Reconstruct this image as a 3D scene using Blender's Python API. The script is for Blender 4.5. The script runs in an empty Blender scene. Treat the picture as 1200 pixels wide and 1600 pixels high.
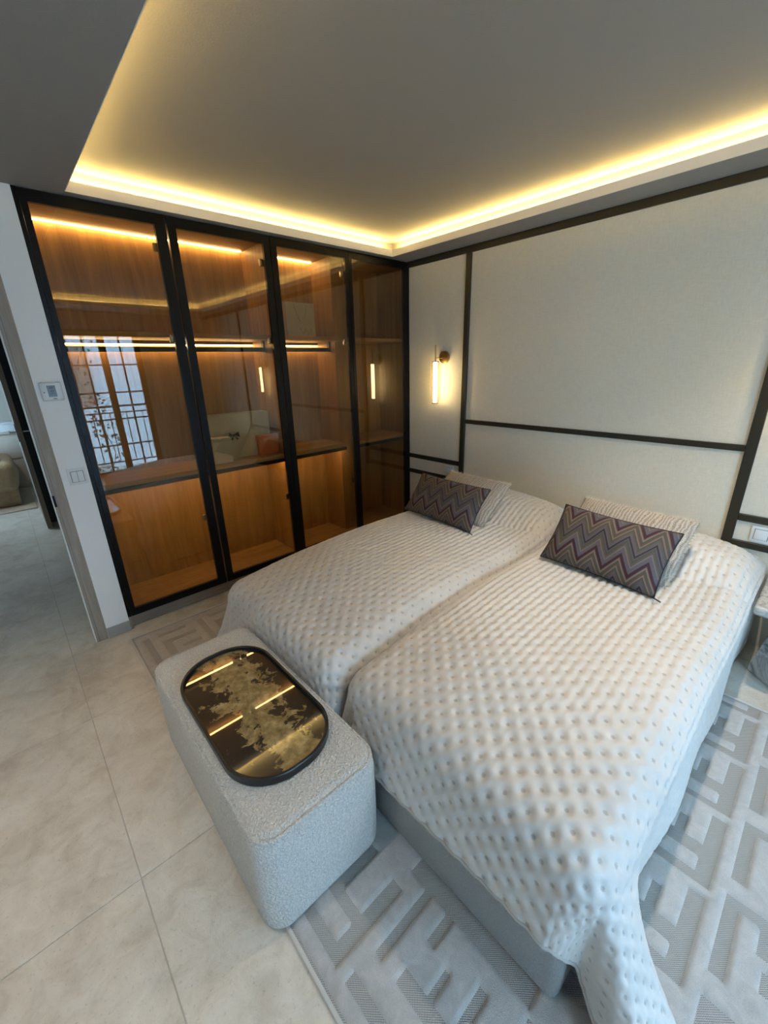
import bpy, bmesh, math, random
import numpy as np
from mathutils import Vector, Matrix

random.seed(7)
rng = np.random.default_rng(7)
scene = bpy.context.scene
COL = scene.collection

# ------------------------------------------------------------------ camera
F_PX = 643.892
YAW, PITCH, ROLL = [math.radians(a) for a in (41.9968, -19.6952, -1.5317)]
CAM = Vector((0.0, 0.0, 1.6))
fw = Vector((math.sin(YAW) * math.cos(PITCH), math.cos(YAW) * math.cos(PITCH), math.sin(PITCH)))
rt = Vector((math.cos(YAW), -math.sin(YAW), 0.0))
up = rt.cross(fw)
r2 = rt * math.cos(ROLL) + up * math.sin(ROLL)
u2 = -rt * math.sin(ROLL) + up * math.cos(ROLL)
cd = bpy.data.cameras.new('camera')
cam = bpy.data.objects.new('camera', cd)
COL.objects.link(cam)
cd.sensor_fit = 'VERTICAL'
cd.sensor_height = 36.0
cd.lens = F_PX / 1600.0 * 36.0
cd.clip_start = 0.02
cam.matrix_world = Matrix(((r2.x, u2.x, -fw.x, CAM.x), (r2.y, u2.y, -fw.y, CAM.y),
                           (r2.z, u2.z, -fw.z, CAM.z), (0, 0, 0, 1)))
scene.camera = cam

# ------------------------------------------------------------------ world, exposure
world = bpy.data.worlds.new('daylight')
scene.world = world
world.use_nodes = True
bg = world.node_tree.nodes['Background']
bg.inputs[0].default_value = (0.41, 0.71, 1.0, 1)
bg.inputs[1].default_value = 10.5
scene.view_settings.view_transform = 'Standard'
scene.view_settings.look = 'None'
scene.view_settings.gamma = 1.0
scene.view_settings.use_curve_mapping = False
scene.view_settings.exposure = 1.22
cy = scene.cycles
cy.max_bounces = 10
cy.diffuse_bounces = 5
cy.glossy_bounces = 5
cy.transparent_max_bounces = 24
cy.caustics_reflective = False
cy.caustics_refractive = False
cy.sample_clamp_indirect = 6.0


def portal(name, loc, rot, sx, sy):
    ld = bpy.data.lights.new(name, 'AREA')
    ld.shape = 'RECTANGLE'
    ld.size, ld.size_y = sx, sy
    ld.cycles.is_portal = True
    o = bpy.data.objects.new(name, ld)
    COL.objects.link(o)
    o.location = loc
    o.rotation_euler = rot


# openings of the French windows: daylight comes in here
WIN_X0, WIN_X1, WIN_Z1, WIN_Y = 0.87, 1.88, 2.18, -2.0
portal('window_daylight', ((WIN_X0 + WIN_X1) / 2, WIN_Y - 0.10, WIN_Z1 / 2), (math.pi / 2, 0, 0), WIN_X1 - WIN_X0, WIN_Z1)
WIN2_X0, WIN2_X1 = -0.25, 0.76
portal('window_daylight', ((WIN2_X0 + WIN2_X1) / 2, WIN_Y - 0.10, WIN_Z1 / 2), (math.pi / 2, 0, 0), WIN2_X1 - WIN2_X0, WIN_Z1)
HW0, HW1 = 6.75, 7.65      # window of the second room
portal('hall_daylight', (-1.70, (HW0 + HW1) / 2, 1.15), (0, -math.pi / 2, 0), 2.1, HW1 - HW0)

LED = dict(cove=58.0, ward=19.0, lamp=12.5, down=21.0)

# ------------------------------------------------------------------ materials
MATS = {}


class NT:
    def __init__(self, name):
        m = bpy.data.materials.new(name)
        m.use_nodes = True
        self.m = m
        self.t = m.node_tree
        self.n = self.t.nodes
        self.l = self.t.links
        self.b = self.n['Principled BSDF']
        self.out = self.n['Material Output']
        MATS[name] = m

    def node(self, typ, **kw):
        nd = self.n.new(typ)
        for k, v in kw.items():
            if k.startswith('i_'):
                nd.inputs[k[2:].replace('_', ' ')].default_value = v
            else:
                setattr(nd, k, v)
        return nd

    def link(self, a, b):
        self.l.new(a, b)

    def coord(self, kind='Object', scale=(1, 1, 1), rot=(0, 0, 0)):
        if kind == 'World':
            g = self.node('ShaderNodeNewGeometry').outputs['Position']
        else:
            g = self.node('ShaderNodeTexCoord').outputs[kind]
        mp = self.node('ShaderNodeMapping')
        mp.inputs['Scale'].default_value = scale
        mp.inputs['Rotation'].default_value = rot
        self.link(g, mp.inputs[0])
        return mp.outputs[0]

    def noise(self, vec, scale, detail=3, rough=0.5, dist=0.0):
        nd = self.node('ShaderNodeTexNoise')
        nd.inputs['Scale'].default_value = scale
        nd.inputs['Detail'].default_value = detail
        nd.inputs['Roughness'].default_value = rough
        nd.inputs['Distortion'].default_value = dist
        if vec:
            self.link(vec, nd.inputs['Vector'])
        return nd.outputs[0]

    def ramp(self, fac, stops, interp='LINEAR'):
        r = self.node('ShaderNodeValToRGB')
        r.color_ramp.interpolation = interp
        e = r.color_ramp.elements
        while len(e) < len(stops):
            e.new(0.5)
        for el, (p, c) in zip(e, stops):
            el.position = p
            el.color = (*c, 1) if len(c) == 3 else c
        self.link(fac, r.inputs[0])
        return r.outputs[0]

    def mix(self, fac, a, b, blend='MIX'):
        nd = self.node('ShaderNodeMix', data_type='RGBA', blend_type=blend)
        for s, v in ((nd.inputs[0], fac), (nd.inputs[6], a), (nd.inputs[7], b)):
            if hasattr(v, 'is_output'):
                self.link(v, s)
            else:
                s.default_value = v if not isinstance(v, tuple) else (*v, 1)
        return nd.outputs[2]

    def math(self, op, a, b=None, c=None):
        nd = self.node('ShaderNodeMath', operation=op)
        for s, v in zip(nd.inputs, (a, b, c)):
            if v is None:
                continue
            if hasattr(v, 'is_output'):
                self.link(v, s)
            else:
                s.default_value = v
        return nd.outputs[0]

    def base(self, v):
        if hasattr(v, 'is_output'):
            self.link(v, self.b.inputs['Base Color'])
        else:
            self.b.inputs['Base Color'].default_value = (*v, 1)

    def set(self, **kw):
        for k, v in kw.items():
            self.b.inputs[k.replace('_', ' ')].default_value = v

    def bump(self, h, dist=0.002, strength=1.0):
        b = self.node('ShaderNodeBump')
        b.inputs['Strength'].default_value = strength
        b.inputs['Distance'].default_value = dist
        self.link(h, b.inputs['Height'])
        self.link(b.outputs[0], self.b.inputs['Normal'])


def simple(name, col, rough=0.5, metal=0.0, noise=0.0, nscale=20, bump=0.0, bscale=60, coat=0.0):
    t = NT(name)
    v = t.coord('Object')
    if noise:
        n = t.noise(v, nscale, 4)
        lo = tuple(c * (1 - noise) for c in col)
        hi = tuple(min(1, c * (1 + noise)) for c in col)
        t.base(t.ramp(n, [(0.3, lo), (0.7, hi)]))
    else:
        t.base(col)
    t.set(Roughness=rough, Metallic=metal)
    if coat:
        t.b.inputs['Coat Weight'].default_value = coat
        t.b.inputs['Coat Roughness'].default_value = 0.03
    if bump:
        t.bump(t.noise(v, bscale, 4), bump)
    return t.m


def emit(name, col, strength):
    t = NT(name)
    t.base((0.8, 0.8, 0.8))
    t.b.inputs['Emission Color'].default_value = (*col, 1)
    t.b.inputs['Emission Strength'].default_value = strength
    return t.m


def thin_glass(name, tint, refl, rough=0.0):
    t = NT(name)
    t.n.remove(t.b)
    tr = t.node('ShaderNodeBsdfTransparent')
    tr.inputs[0].default_value = (*tint, 1)
    gl = t.node('ShaderNodeBsdfGlossy')
    gl.inputs['Roughness'].default_value = rough
    gl.inputs['Color'].default_value = (1, 1, 1, 1)
    lw = t.node('ShaderNodeLayerWeight')
    lw.inputs['Blend'].default_value = 0.5
    f5 = t.math('POWER', lw.outputs['Facing'], 4.0)
    fr = t.math('ADD', t.math('MULTIPLY', f5, 1.0 - refl), refl)
    mx = t.node('ShaderNodeMixShader')
    t.link(fr, mx.inputs[0])
    t.link(tr.outputs[0], mx.inputs[1])
    t.link(gl.outputs[0], mx.inputs[2])
    t.link(mx.outputs[0], t.out.inputs[0])
    return t.m


def wood(name, lo, hi, axis='Z', rough=0.45, scale=1.0, bump=0.0006):
    t = NT(name)
    sc = {'Z': (14, 14, 0.9), 'X': (0.9, 14, 14), 'Y': (14, 0.9, 14)}[axis]
    sc = tuple(s * scale for s in sc)
    v = t.coord('World', sc)
    n1 = t.noise(v, 1.0, 5, 0.6, 1.2)
    v2 = t.coord('World', tuple(s * 7 for s in sc))
    n2 = t.noise(v2, 1.0, 3, 0.6)
    f = t.math('ADD', t.math('MULTIPLY', n1, 0.72), t.math('MULTIPLY', n2, 0.28))
    t.base(t.ramp(f, [(0.33, lo), (0.52, tuple((a + b) / 2 for a, b in zip(lo, hi))), (0.68, hi)]))
    t.set(Roughness=rough)
    t.bump(f, bump)
    return t.m


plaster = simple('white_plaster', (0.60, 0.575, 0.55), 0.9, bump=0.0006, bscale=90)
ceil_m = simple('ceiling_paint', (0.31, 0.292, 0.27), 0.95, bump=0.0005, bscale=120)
fascia_m = simple('daylit_ceiling_paint', (0.72, 0.69, 0.64), 0.9)  # ceiling paint made lighter: daylight on the cove lip put into the colour
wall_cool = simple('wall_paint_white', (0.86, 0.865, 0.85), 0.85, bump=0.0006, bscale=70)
hall_wall = simple('hall_wall_paint', (0.55, 0.47, 0.38), 0.9)
black_frame = simple('black_lacquer', (0.004, 0.004, 0.0045), 0.35)
MATS['black_lacquer'].node_tree.nodes['Principled BSDF'].inputs['Specular IOR Level'].default_value = 0.2
bronze = simple('dark_bronze_trim', (0.034, 0.029, 0.019), 0.42, metal=0.35)
brass = simple('brushed_brass', (0.48, 0.32, 0.13), 0.32, metal=1.0)
chrome = simple('brushed_steel', (0.62, 0.62, 0.62), 0.25, metal=1.0)
white_plastic = simple('white_plastic', (0.74, 0.76, 0.76), 0.35)
groove_m = simple('shadow_gap_grey', (0.16, 0.17, 0.18), 0.5)
screen_m = simple('grey_display', (0.17, 0.19, 0.21), 0.25)
pix_m = simple('display_digits', (0.05, 0.06, 0.07), 0.4)
oak = wood('oak_veneer', (0.26, 0.135, 0.044), (0.46, 0.265, 0.100), 'Z')
oak_x = wood('oak_veneer_horizontal', (0.29, 0.155, 0.052), (0.48, 0.28, 0.11), 'X')
taupe = wood('taupe_oak', (0.245, 0.205, 0.165), (0.42, 0.365, 0.31), 'Z', 0.55)
taupe_x = wood('taupe_oak_plinth', (0.20, 0.17, 0.14), (0.33, 0.285, 0.24), 'X', 0.55)
brown_wood = wood('brown_wood', (0.10, 0.055, 0.035), (0.17, 0.10, 0.06), 'Z', 0.5)
hall_door_m = wood('hall_door_edge', (0.16, 0.12, 0.085), (0.26, 0.20, 0.15), 'Z', 0.5)
hall_black = simple('near_black', (0.006, 0.006, 0.007), 0.5)
led_cove = emit('cove_led_warm', (1.0, 0.70, 0.225), LED['cove'])
led_ward = emit('wardrobe_led_warm', (1.0, 0.72, 0.36), LED['ward'])
led_lamp = emit('sconce_tube_warm', (1.0, 0.78, 0.42), LED['lamp'])
smoked = thin_glass('smoked_glass', (0.84, 0.77, 0.62), 0.050)
clear_glass = thin_glass('clear_glass', (0.97, 0.97, 0.97), 0.03)
lamp_glass = thin_glass('lamp_glass', (0.97, 0.93, 0.84), 0.10)
paper_w = simple('white_paper', (0.62, 0.60, 0.58), 0.7, noise=0.05, nscale=12)
paper_o = simple('orange_paper', (0.62, 0.15, 0.03), 0.6, noise=0.06)
rope_m = simple('cream_cord', (0.66, 0.60, 0.50), 0.8)
ribbon_m = simple('black_ribbon', (0.01, 0.01, 0.012), 0.6)
ink_m = simple('pale_ink', (0.36, 0.35, 0.34), 0.7)
grout_m = simple('grout', (0.47, 0.43, 0.375), 0.9)
stone_base = simple('grey_stone_skirting', (0.36, 0.35, 0.335), 0.6, noise=0.12, nscale=9)
leaf_m = simple('vine_leaf', (0.10, 0.09, 0.05), 0.6)
iron_m = simple('wrought_iron', (0.02, 0.018, 0.018), 0.5)
facade_m = simple('render_facade', (0.36, 0.35, 0.38), 0.9, noise=0.04)
shutter_m = simple('brown_shutter', (0.16, 0.10, 0.075), 0.7)
win_dark = simple('dark_window', (0.05, 0.055, 0.07), 0.15)


def mk_tile():
    t = NT('limestone_tile')
    v = t.coord('World')
    n1 = t.noise(v, 2.2, 5, 0.6, 0.6)
    n2 = t.noise(v, 11, 6, 0.65, 0.8)
    n3 = t.noise(v, 85, 4, 0.7)
    oi = t.node('ShaderNodeObjectInfo').outputs['Random']
    f = t.math('ADD', t.math('MULTIPLY', n1, 0.55), t.math('MULTIPLY', n2, 0.45))
    f = t.math('ADD', f, t.math('MULTIPLY', t.math('SUBTRACT', oi, 0.5), 0.05))
    c = t.ramp(f, [(0.36, (0.47, 0.405, 0.325)), (0.5, (0.61, 0.55, 0.465)), (0.64, (0.70, 0.645, 0.565))])
    pits = t.ramp(n3, [(0.31, (0.62, 0.59, 0.55)), (0.42, (1, 1, 1))])
    t.base(t.mix(0.6, c, pits, 'MULTIPLY'))
    t.link(t.ramp(n2, [(0.3, (0.36,) * 3), (0.7, (0.50,) * 3)]), t.b.inputs['Roughness'])
    h = t.math('ADD', t.math('MULTIPLY', n2, 0.8), t.math('MULTIPLY', n3, 0.35))
    t.bump(h, 0.004)
    return t.m


def mk_panel():
    t = NT('linen_wallcover')
    v = t.coord('World')
    a = t.noise(t.coord('World', (30, 26, 420)), 1, 3, 0.6)
    b = t.noise(t.coord('World', (30, 420, 26)), 1, 3, 0.6)
    f = t.math('ADD', t.math('MULTIPLY', a, 0.5), t.math('MULTIPLY', b, 0.5))
    t.base(t.ramp(f, [(0.36, (0.66, 0.605, 0.49)), (0.64, (0.77, 0.71, 0.59))]))
    t.set(Roughness=0.85)
    t.bump(f, 0.0009)
    return t.m


def mk_quilt():
    t = NT('quilted_satin')
    v = t.coord('Object')
    n = t.noise(v, 6, 3)
    c0 = t.ramp(n, [(0.3, (0.585, 0.555, 0.52)), (0.7, (0.63, 0.60, 0.565))])
    # stitched stars at the tufts; UV is in tuft pitches
    s = t.node('ShaderNodeSeparateXYZ')
    t.link(t.coord('UV'), s.inputs[0])
    pu, pv = t.math('MULTIPLY', s.outputs[0], math.pi), t.math('MULTIPLY', s.outputs[1], math.pi)
    cc = t.math('ABSOLUTE', t.math('MULTIPLY', t.math('COSINE', pu), t.math('COSINE', pv)))
    ss = t.math('ABSOLUTE', t.math('MULTIPLY', t.math('SINE', pu), t.math('SINE', pv)))
    lat = t.math('MAXIMUM', cc, ss)
    dots = t.noise(v, 420, 2)
    st = t.ramp(t.math('ADD', lat, t.math('MULTIPLY', t.math('SUBTRACT', dots, 0.5), 0.10)), [(0.945, (1, 1, 1)), (0.985, (0.62, 0.60, 0.58))])
    t.base(t.mix(0.8, c0, st, 'MULTIPLY'))
    t.set(Roughness=0.5)
    t.b.inputs['Sheen Weight'].default_value = 0.25
    t.b.inputs['Sheen Roughness'].default_value = 0.4
    t.bump(t.noise(v, 45, 4, 0.6, 0.4), 0.0010)
    return t.m


def mk_boucle(name, lo, hi, sc=210):
    t = NT(name)
    v = t.coord('Object')
    d = t.noise(v, 60, 3)
    vv = t.node('ShaderNodeTexVoronoi')
    vv.inputs['Scale'].default_value = sc
    mixv = t.node('ShaderNodeMix', data_type='VECTOR')
    mixv.inputs[0].default_value = 0.010
    t.link(v, mixv.inputs[4])
    cn = t.node('ShaderNodeTexNoise')
    cn.inputs['Scale'].default_value = 90
    t.link(v, cn.inputs['Vector'])
    t.link(cn.outputs[1], mixv.inputs[5])
    t.link(mixv.outputs[1], vv.inputs['Vector'])
    n = t.noise(v, sc * 0.8, 3, 0.7)
    f = t.math('ADD', t.math('MULTIPLY', vv.outputs['Distance'], -0.6), t.math('MULTIPLY', n, 0.9))
    t.base(t.ramp(f, [(0.05, lo), (0.42, hi)]))
    t.set(Roughness=0.95)
    t.b.inputs['Sheen Weight'].default_value = 0.3
    t.bump(f, 0.014)
    return t.m


def mk_pile():
    t = NT('rug_pile')
    v = t.coord('World')
    n1 = t.noise(t.coord('World', (1, 1, 1)), 14, 4, 0.6, 1.5)
    n2 = t.noise(v, 330, 2, 0.7)
    f = t.math('ADD', t.math('MULTIPLY', n1, 0.6), t.math('MULTIPLY', n2, 0.4))
    t.base(t.ramp(f, [(0.3, (0.34, 0.32, 0.30)), (0.68, (0.50, 0.475, 0.45))]))
    t.set(Roughness=0.95)
    t.b.inputs['Sheen Weight'].default_value = 0.5
    t.bump(f, 0.004)
    return t.m


def mk_weave():
    t = NT('rug_weave')
    v = t.coord('World')
    s = t.node('ShaderNodeSeparateXYZ')
    t.link(v, s.inputs[0])
    a = t.math('SINE', t.math('MULTIPLY', s.outputs[0], 1050.0))
    b = t.math('SINE', t.math('MULTIPLY', s.outputs[1], 1050.0))
    f = t.math('ADD', t.math('MULTIPLY', t.math('MULTIPLY', a, b), 0.5), 0.5)
    t.base(t.ramp(f, [(0.2, (0.22, 0.205, 0.19)), (0.7, (0.52, 0.495, 0.465))]))
    t.set(Roughness=0.95)
    t.bump(f, 0.0022)
    return t.m


def mk_chevron():
    t = NT('zigzag_weave')
    uv = t.coord('UV')
    s = t.node('ShaderNodeSeparateXYZ')
    t.link(uv, s.inputs[0])
    tri = t.math('PINGPONG', t.math('MULTIPLY', t.math('ADD', s.outputs[0], 0.06), 4.75), 0.5)
    w = t.math('ADD', t.math('MULTIPLY', s.outputs[1], 1.55), t.math('MULTIPLY', tri, -0.86))
    fr = t.math('FRACT', t.math('ADD', w, 3.03))
    plum = (0.034, 0.008, 0.018)
    blk = (0.018, 0.012, 0.022)
    lav = (0.098, 0.085, 0.105)
    grey = (0.080, 0.075, 0.082)
    oliv = (0.066, 0.066, 0.053)
    beig = (0.175, 0.148, 0.115)
    rust = (0.150, 0.055, 0.042)
    taup = (0.095, 0.076, 0.068)
    stops = [(0.0, oliv), (0.09, beig), (0.15, rust), (0.172, plum), (0.285, lav), (0.36, (0.088, 0.090, 0.118)),
             (0.42, beig), (0.46, taup), (0.53, oliv), (0.60, grey), (0.66, blk), (0.715, lav), (0.79, taup),
             (0.85, oliv), (0.92, beig), (0.965, rust)]
    c = t.ramp(fr, stops, 'CONSTANT')
    th = t.noise(t.coord('UV', (420, 60, 1)), 1, 2)
    t.base(t.mix(0.55, c, t.ramp(th, [(0.3, (0.55,) * 3), (0.7, (1.0,) * 3)]), 'MULTIPLY'))
    t.set(Roughness=0.75)
    t.bump(t.noise(t.coord('UV', (300, 160, 1)), 1, 2), 0.0012)
    return t.m


def mk_knit():
    t = NT('slub_knit')
    uv = t.coord('UV')
    s = t.node('ShaderNodeSeparateXYZ')
    t.link(uv, s.inputs[0])
    wob = t.noise(t.coord('UV', (14, 5, 1)), 1.0, 3)
    a = t.math('SINE', t.math('ADD', t.math('MULTIPLY', s.outputs[0], 210.0), t.math('MULTIPLY', wob, 14.0)))
    n = t.noise(t.coord('UV', (160, 120, 1)), 1, 3, 0.7)
    f = t.math('ADD', t.math('MULTIPLY', a, 0.07), n)
    t.base(t.ramp(f, [(0.34, (0.15, 0.115, 0.09)), (0.49, (0.48, 0.42, 0.355)), (0.62, (0.70, 0.64, 0.57))]))
    t.set(Roughness=0.9)
    t.bump(f, 0.006)
    return t.m


def mk_patina():
    t = NT('gold_patina_glass')
    v = t.coord('Object')
    s = t.node('ShaderNodeSeparateXYZ')
    t.link(v, s.inputs[0])
    wob = t.noise(v, 4.5, 3)
    off = t.math('ABSOLUTE', t.math('ADD', t.math('SUBTRACT', s.outputs[0], 0.012),
                                    t.math('MULTIPLY', t.math('SUBTRACT', wob, 0.5), 0.22)))
    n = t.noise(v, 17, 9, 0.66, 0.5)
    m = t.math('SUBTRACT', t.math('ADD', n, 0.125), t.math('MULTIPLY', off, 2.3))
    mask = t.ramp(m, [(0.425, (0, 0, 0)), (0.452, (1, 1, 1))])
    g = t.noise(v, 26, 6, 0.7)
    gold = t.ramp(g, [(0.3, (0.085, 0.055, 0.016)), (0.5, (0.24, 0.175, 0.070)), (0.72, (0.46, 0.38, 0.21))])
    t.base(t.mix(mask, (0.0035, 0.003, 0.0025), gold))
    t.set(Roughness=0.5)
    t.b.inputs['Coat Weight'].default_value = 1.0
    t.b.inputs['Coat Roughness'].default_value = 0.015
    t.b.inputs['Coat IOR'].default_value = 1.75
    return t.m


def mk_marble():
    t = NT('grey_marble')
    v = t.coord('Object', (1, 1, 1), (0.5, 0.3, 0.6))
    n = t.noise(v, 5, 8, 0.65, 2.2)
    t.base(t.ramp(n, [(0.36, (0.16, 0.16, 0.155)), (0.46, (0.40, 0.39, 0.37)), (0.52, (0.55, 0.53, 0.50)), (0.62, (0.32, 0.31, 0.30)), (0.7, (0.58, 0.56, 0.53))]))
    t.set(Roughness=0.25)
    return t.m


tile_m = mk_tile()
panel_m = mk_panel()
quilt_m = mk_quilt()
boucle_m = mk_boucle('boucle_cream', (0.70, 0.66, 0.60), (0.90, 0.86, 0.80), 150)
felt_m = mk_boucle('bed_base_fabric', (0.56, 0.545, 0.51), (0.78, 0.76, 0.72), 420)
pile_m = mk_pile()
weave_m = mk_weave()
chev_m = mk_chevron()
knit_m = mk_knit()
patina_m = mk_patina()
marble_m = mk_marble()
bind_m = simple('rug_binding', (0.56, 0.53, 0.49), 0.9, bump=0.001, bscale=400)
sheet_m = simple('white_sheet', (0.62, 0.63, 0.66), 0.7, bump=0.01, bscale=9)
quilt_far = simple('beige_quilt', (0.46, 0.34, 0.20), 0.6, noise=0.08, nscale=30, bump=0.01, bscale=40)
rug_far = simple('beige_rug', (0.46, 0.38, 0.28), 0.95, noise=0.1, nscale=8)
darkcord_m = simple('dark_piping', (0.012, 0.012, 0.016), 0.7)
tray_m = simple('black_tray_lacquer', (0.008, 0.009, 0.010), 0.35)


# ------------------------------------------------------------------ object helpers
def wloc(o):
    v = Vector((0, 0, 0))
    while o is not None:
        v += o.location
        o = o.parent
    return v


def place(o, loc, parent=None):
    COL.objects.link(o)
    if parent is not None:
        o.parent = parent
        o.location = Vector(loc) - wloc(parent)
    else:
        o.location = loc
    return o


def tag(o, label=None, cat=None, group=None, kind=None):
    if label:
        o['label'] = label
    if cat:
        o['category'] = cat
    if group:
        o['group'] = group
    if kind:
        o['kind'] = kind
    return o


def empty(name, loc, label=None, cat=None, group=None, kind=None):
    o = bpy.data.objects.new(name, None)
    o.empty_display_size = 0.1
    COL.objects.link(o)
    o.location = loc
    return tag(o, label, cat, group, kind)


def from_bm(name, bm, mat, loc=None, parent=None, smooth=True, angle=0.6):
    """bm in world coordinates; the object's origin goes to loc (default: centre bottom)."""
    if loc is None:
        xs = [v.co for v in bm.verts]
        lo = Vector((min(c.x for c in xs), min(c.y for c in xs), min(c.z for c in xs)))
        hi = Vector((max(c.x for c in xs), max(c.y for c in xs), max(c.z for c in xs)))
        loc = Vector(((lo.x + hi.x) / 2, (lo.y + hi.y) / 2, lo.z))
    loc = Vector(loc)
    bmesh.ops.translate(bm, verts=bm.verts, vec=-loc)
    bmesh.ops.recalc_face_normals(bm, faces=bm.faces)
    me = bpy.data.meshes.new(name)
    bm.to_mesh(me)
    bm.free()
    me.materials.append(mat)
    if smooth:
        me.shade_smooth()
        me.set_sharp_from_angle(angle=angle)
    return place(bpy.data.objects.new(name, me), loc, parent)


def add_box(bm, x0, x1, y0, y1, z0, z1, bev=0.0, seg=2):
    r = bmesh.ops.create_cube(bm, size=1.0)
    vs = r['verts']
    for v in vs:
        v.co = Vector(((x0 + x1) / 2 + v.co.x * (x1 - x0), (y0 + y1) / 2 + v.co.y * (y1 - y0), (z0 + z1) / 2 + v.co.z * (z1 - z0)))
    if bev > 0:
        es = list({e for v in vs for e in v.link_edges})
        bmesh.ops.bevel(bm, geom=es, offset=bev, segments=seg, affect='EDGES', profile=0.5)


def box(name, x0, x1, y0, y1, z0, z1, mat, parent=None, bev=0.0, seg=2):
    bm = bmesh.new()
    add_box(bm, x0, x1, y0, y1, z0, z1, bev, seg)
    return from_bm(name, bm, mat, None, parent, smooth=bev > 0)


def add_cyl(bm, p0, p1, r, n=16, r1=None, caps=True):
    p0, p1 = Vector(p0), Vector(p1)
    d = p1 - p0
    L = d.length
    q = Vector((0, 0, 1)).rotation_difference(d.normalized()).to_matrix().to_4x4()
    bmesh.ops.create_cone(bm, cap_ends=caps, segments=n, radius1=r, radius2=r if r1 is None else r1, depth=L,
                          matrix=Matrix.Translation((p0 + p1) / 2) @ q)


def cyl(name, p0, p1, r, mat, parent=None, n=20, r1=None):
    bm = bmesh.new()
    add_cyl(bm, p0, p1, r, n, r1)
    return from_bm(name, bm, mat, None, parent)


def add_tube(bm, pts, r, n=8):
    pts = [Vector(p) for p in pts]
    rings = []
    prev = None
    for i, p in enumerate(pts):
        a = pts[max(0, i - 1)]
        b = pts[min(len(pts) - 1, i + 1)]
        t = (b - a).normalized()
        if prev is None:
            nrm = t.orthogonal().normalized()
        else:
            nrm = (prev - t * prev.dot(t)).normalized()
        prev = nrm
        bn = t.cross(nrm)
        rings.append([bm.verts.new(p + nrm * math.cos(k * 2 * math.pi / n) * r + bn * math.sin(k * 2 * math.pi / n) * r) for k in range(n)])
    for A, B in zip(rings, rings[1:]):
        for k in range(n):
            bm.faces.new((A[k], A[(k + 1) % n], B[(k + 1) % n], B[k]))
    bm.faces.new(rings[0][::-1])
    bm.faces.new(rings[-1])


def tube(name, pts, r, mat, parent=None, n=8):
    bm = bmesh.new()
    add_tube(bm, pts, r, n)
    return from_bm(name, bm, mat, None, parent, angle=1.2)


def add_lathe(bm, cx, cy_, prof, n=32):
    rings = []
    for r, z in prof:
        if r < 1e-6:
            rings.append([bm.verts.new((cx, cy_, z))])
        else:
            rings.append([bm.verts.new((cx + r * math.cos(2 * math.pi * k / n), cy_ + r * math.sin(2 * math.pi * k / n), z)) for k in range(n)])
    for A, B in zip(rings, rings[1:]):
        for k in range(n):
            k2 = (k + 1) % n
            if len(A) == 1 and len(B) > 1:
                bm.faces.new((A[0], B[k], B[k2]))
            elif len(B) == 1 and len(A) > 1:
                bm.faces.new((A[k], A[k2], B[0]))
            elif len(A) > 1:
                bm.faces.new((A[k], A[k2], B[k2], B[k]))


def grid_mesh(name, P, mat, loc, parent=None, uv=None, faces_mask=None, mat_idx=None, mats=None):
    """P: (n,m,3) world points."""
    n, m = P.shape[:2]
    V = (P.reshape(-1, 3) - np.array(loc)).astype(np.float32)
    idx = np.arange(n * m).reshape(n, m)
    Fq = np.stack([idx[:-1, :-1], idx[1:, :-1], idx[1:, 1:], idx[:-1, 1:]], -1).reshape(-1, 4)
    if faces_mask is not None:
        Fq = Fq[faces_mask.reshape(-1)]
    me = bpy.data.meshes.new(name)
    me.vertices.add(len(V))
    me.vertices.foreach_set('co', V.ravel())
    me.loops.add(len(Fq) * 4)
    me.loops.foreach_set('vertex_index', Fq.ravel().astype(np.int32))
    me.polygons.add(len(Fq))
    me.polygons.foreach_set('loop_start', (np.arange(len(Fq)) * 4).astype(np.int32))
    me.polygons.foreach_set('use_smooth', np.ones(len(Fq), dtype=bool))
    for mm in (mats or [mat]):
        me.materials.append(mm)
    if uv is not None:
        ul = me.uv_layers.new(name='UVMap')
        ul.data.foreach_set('uv', uv.reshape(-1, 2)[Fq.ravel()].astype(np.float32).ravel())
    me.update(calc_edges=True)
    if faces_mask is not None:
        bm = bmesh.new()
        bm.from_mesh(me)
        bmesh.ops.delete(bm, geom=[v for v in bm.verts if not v.link_faces], context='VERTS')
        bm.to_mesh(me)
        bm.free()
    return place(bpy.data.objects.new(name, me), loc, parent)


def S(o):
    o['kind'] = 'structure'
    return o


# ------------------------------------------------------------------ room shell
XH = 2.925          # headboard wall
YW = 2.84           # wardrobe / doorway wall
YN = -2.0           # window wall
XL = -1.6           # far left wall
ZS = 2.424          # soffit underside
ZC = 2.545          # tray ceiling
YE = 8.6            # end of the second room

fl = S(box('floor', XL - 0.1, XH + 0.1, YN - 0.1, YE, -0.08, -0.0024, grout_m))
tile_me = None
TS = 0.92
for i in range(-2, 4):
    for j in range(-4, 8):
        x0, y0 = -0.03 + TS * i, 1.23 + TS * j
        if x0 > 0.3 and y0 > 2.9:
            continue
        if x0 > XH - 0.05 or y0 + TS < YN or x0 + TS < XL:
            continue
        if tile_me is None:
            t = box('tile', x0 + 0.0013, x0 + TS - 0.0013, y0 + 0.0013, y0 + TS - 0.0013, -0.010, 0.0, tile_m, fl, 0.0012, 1)
            tile_me = t.data
        else:
            t = bpy.data.objects.new('tile', tile_me)
            place(t, (x0 + TS / 2, y0 + TS / 2, -0.010), fl)

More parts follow.
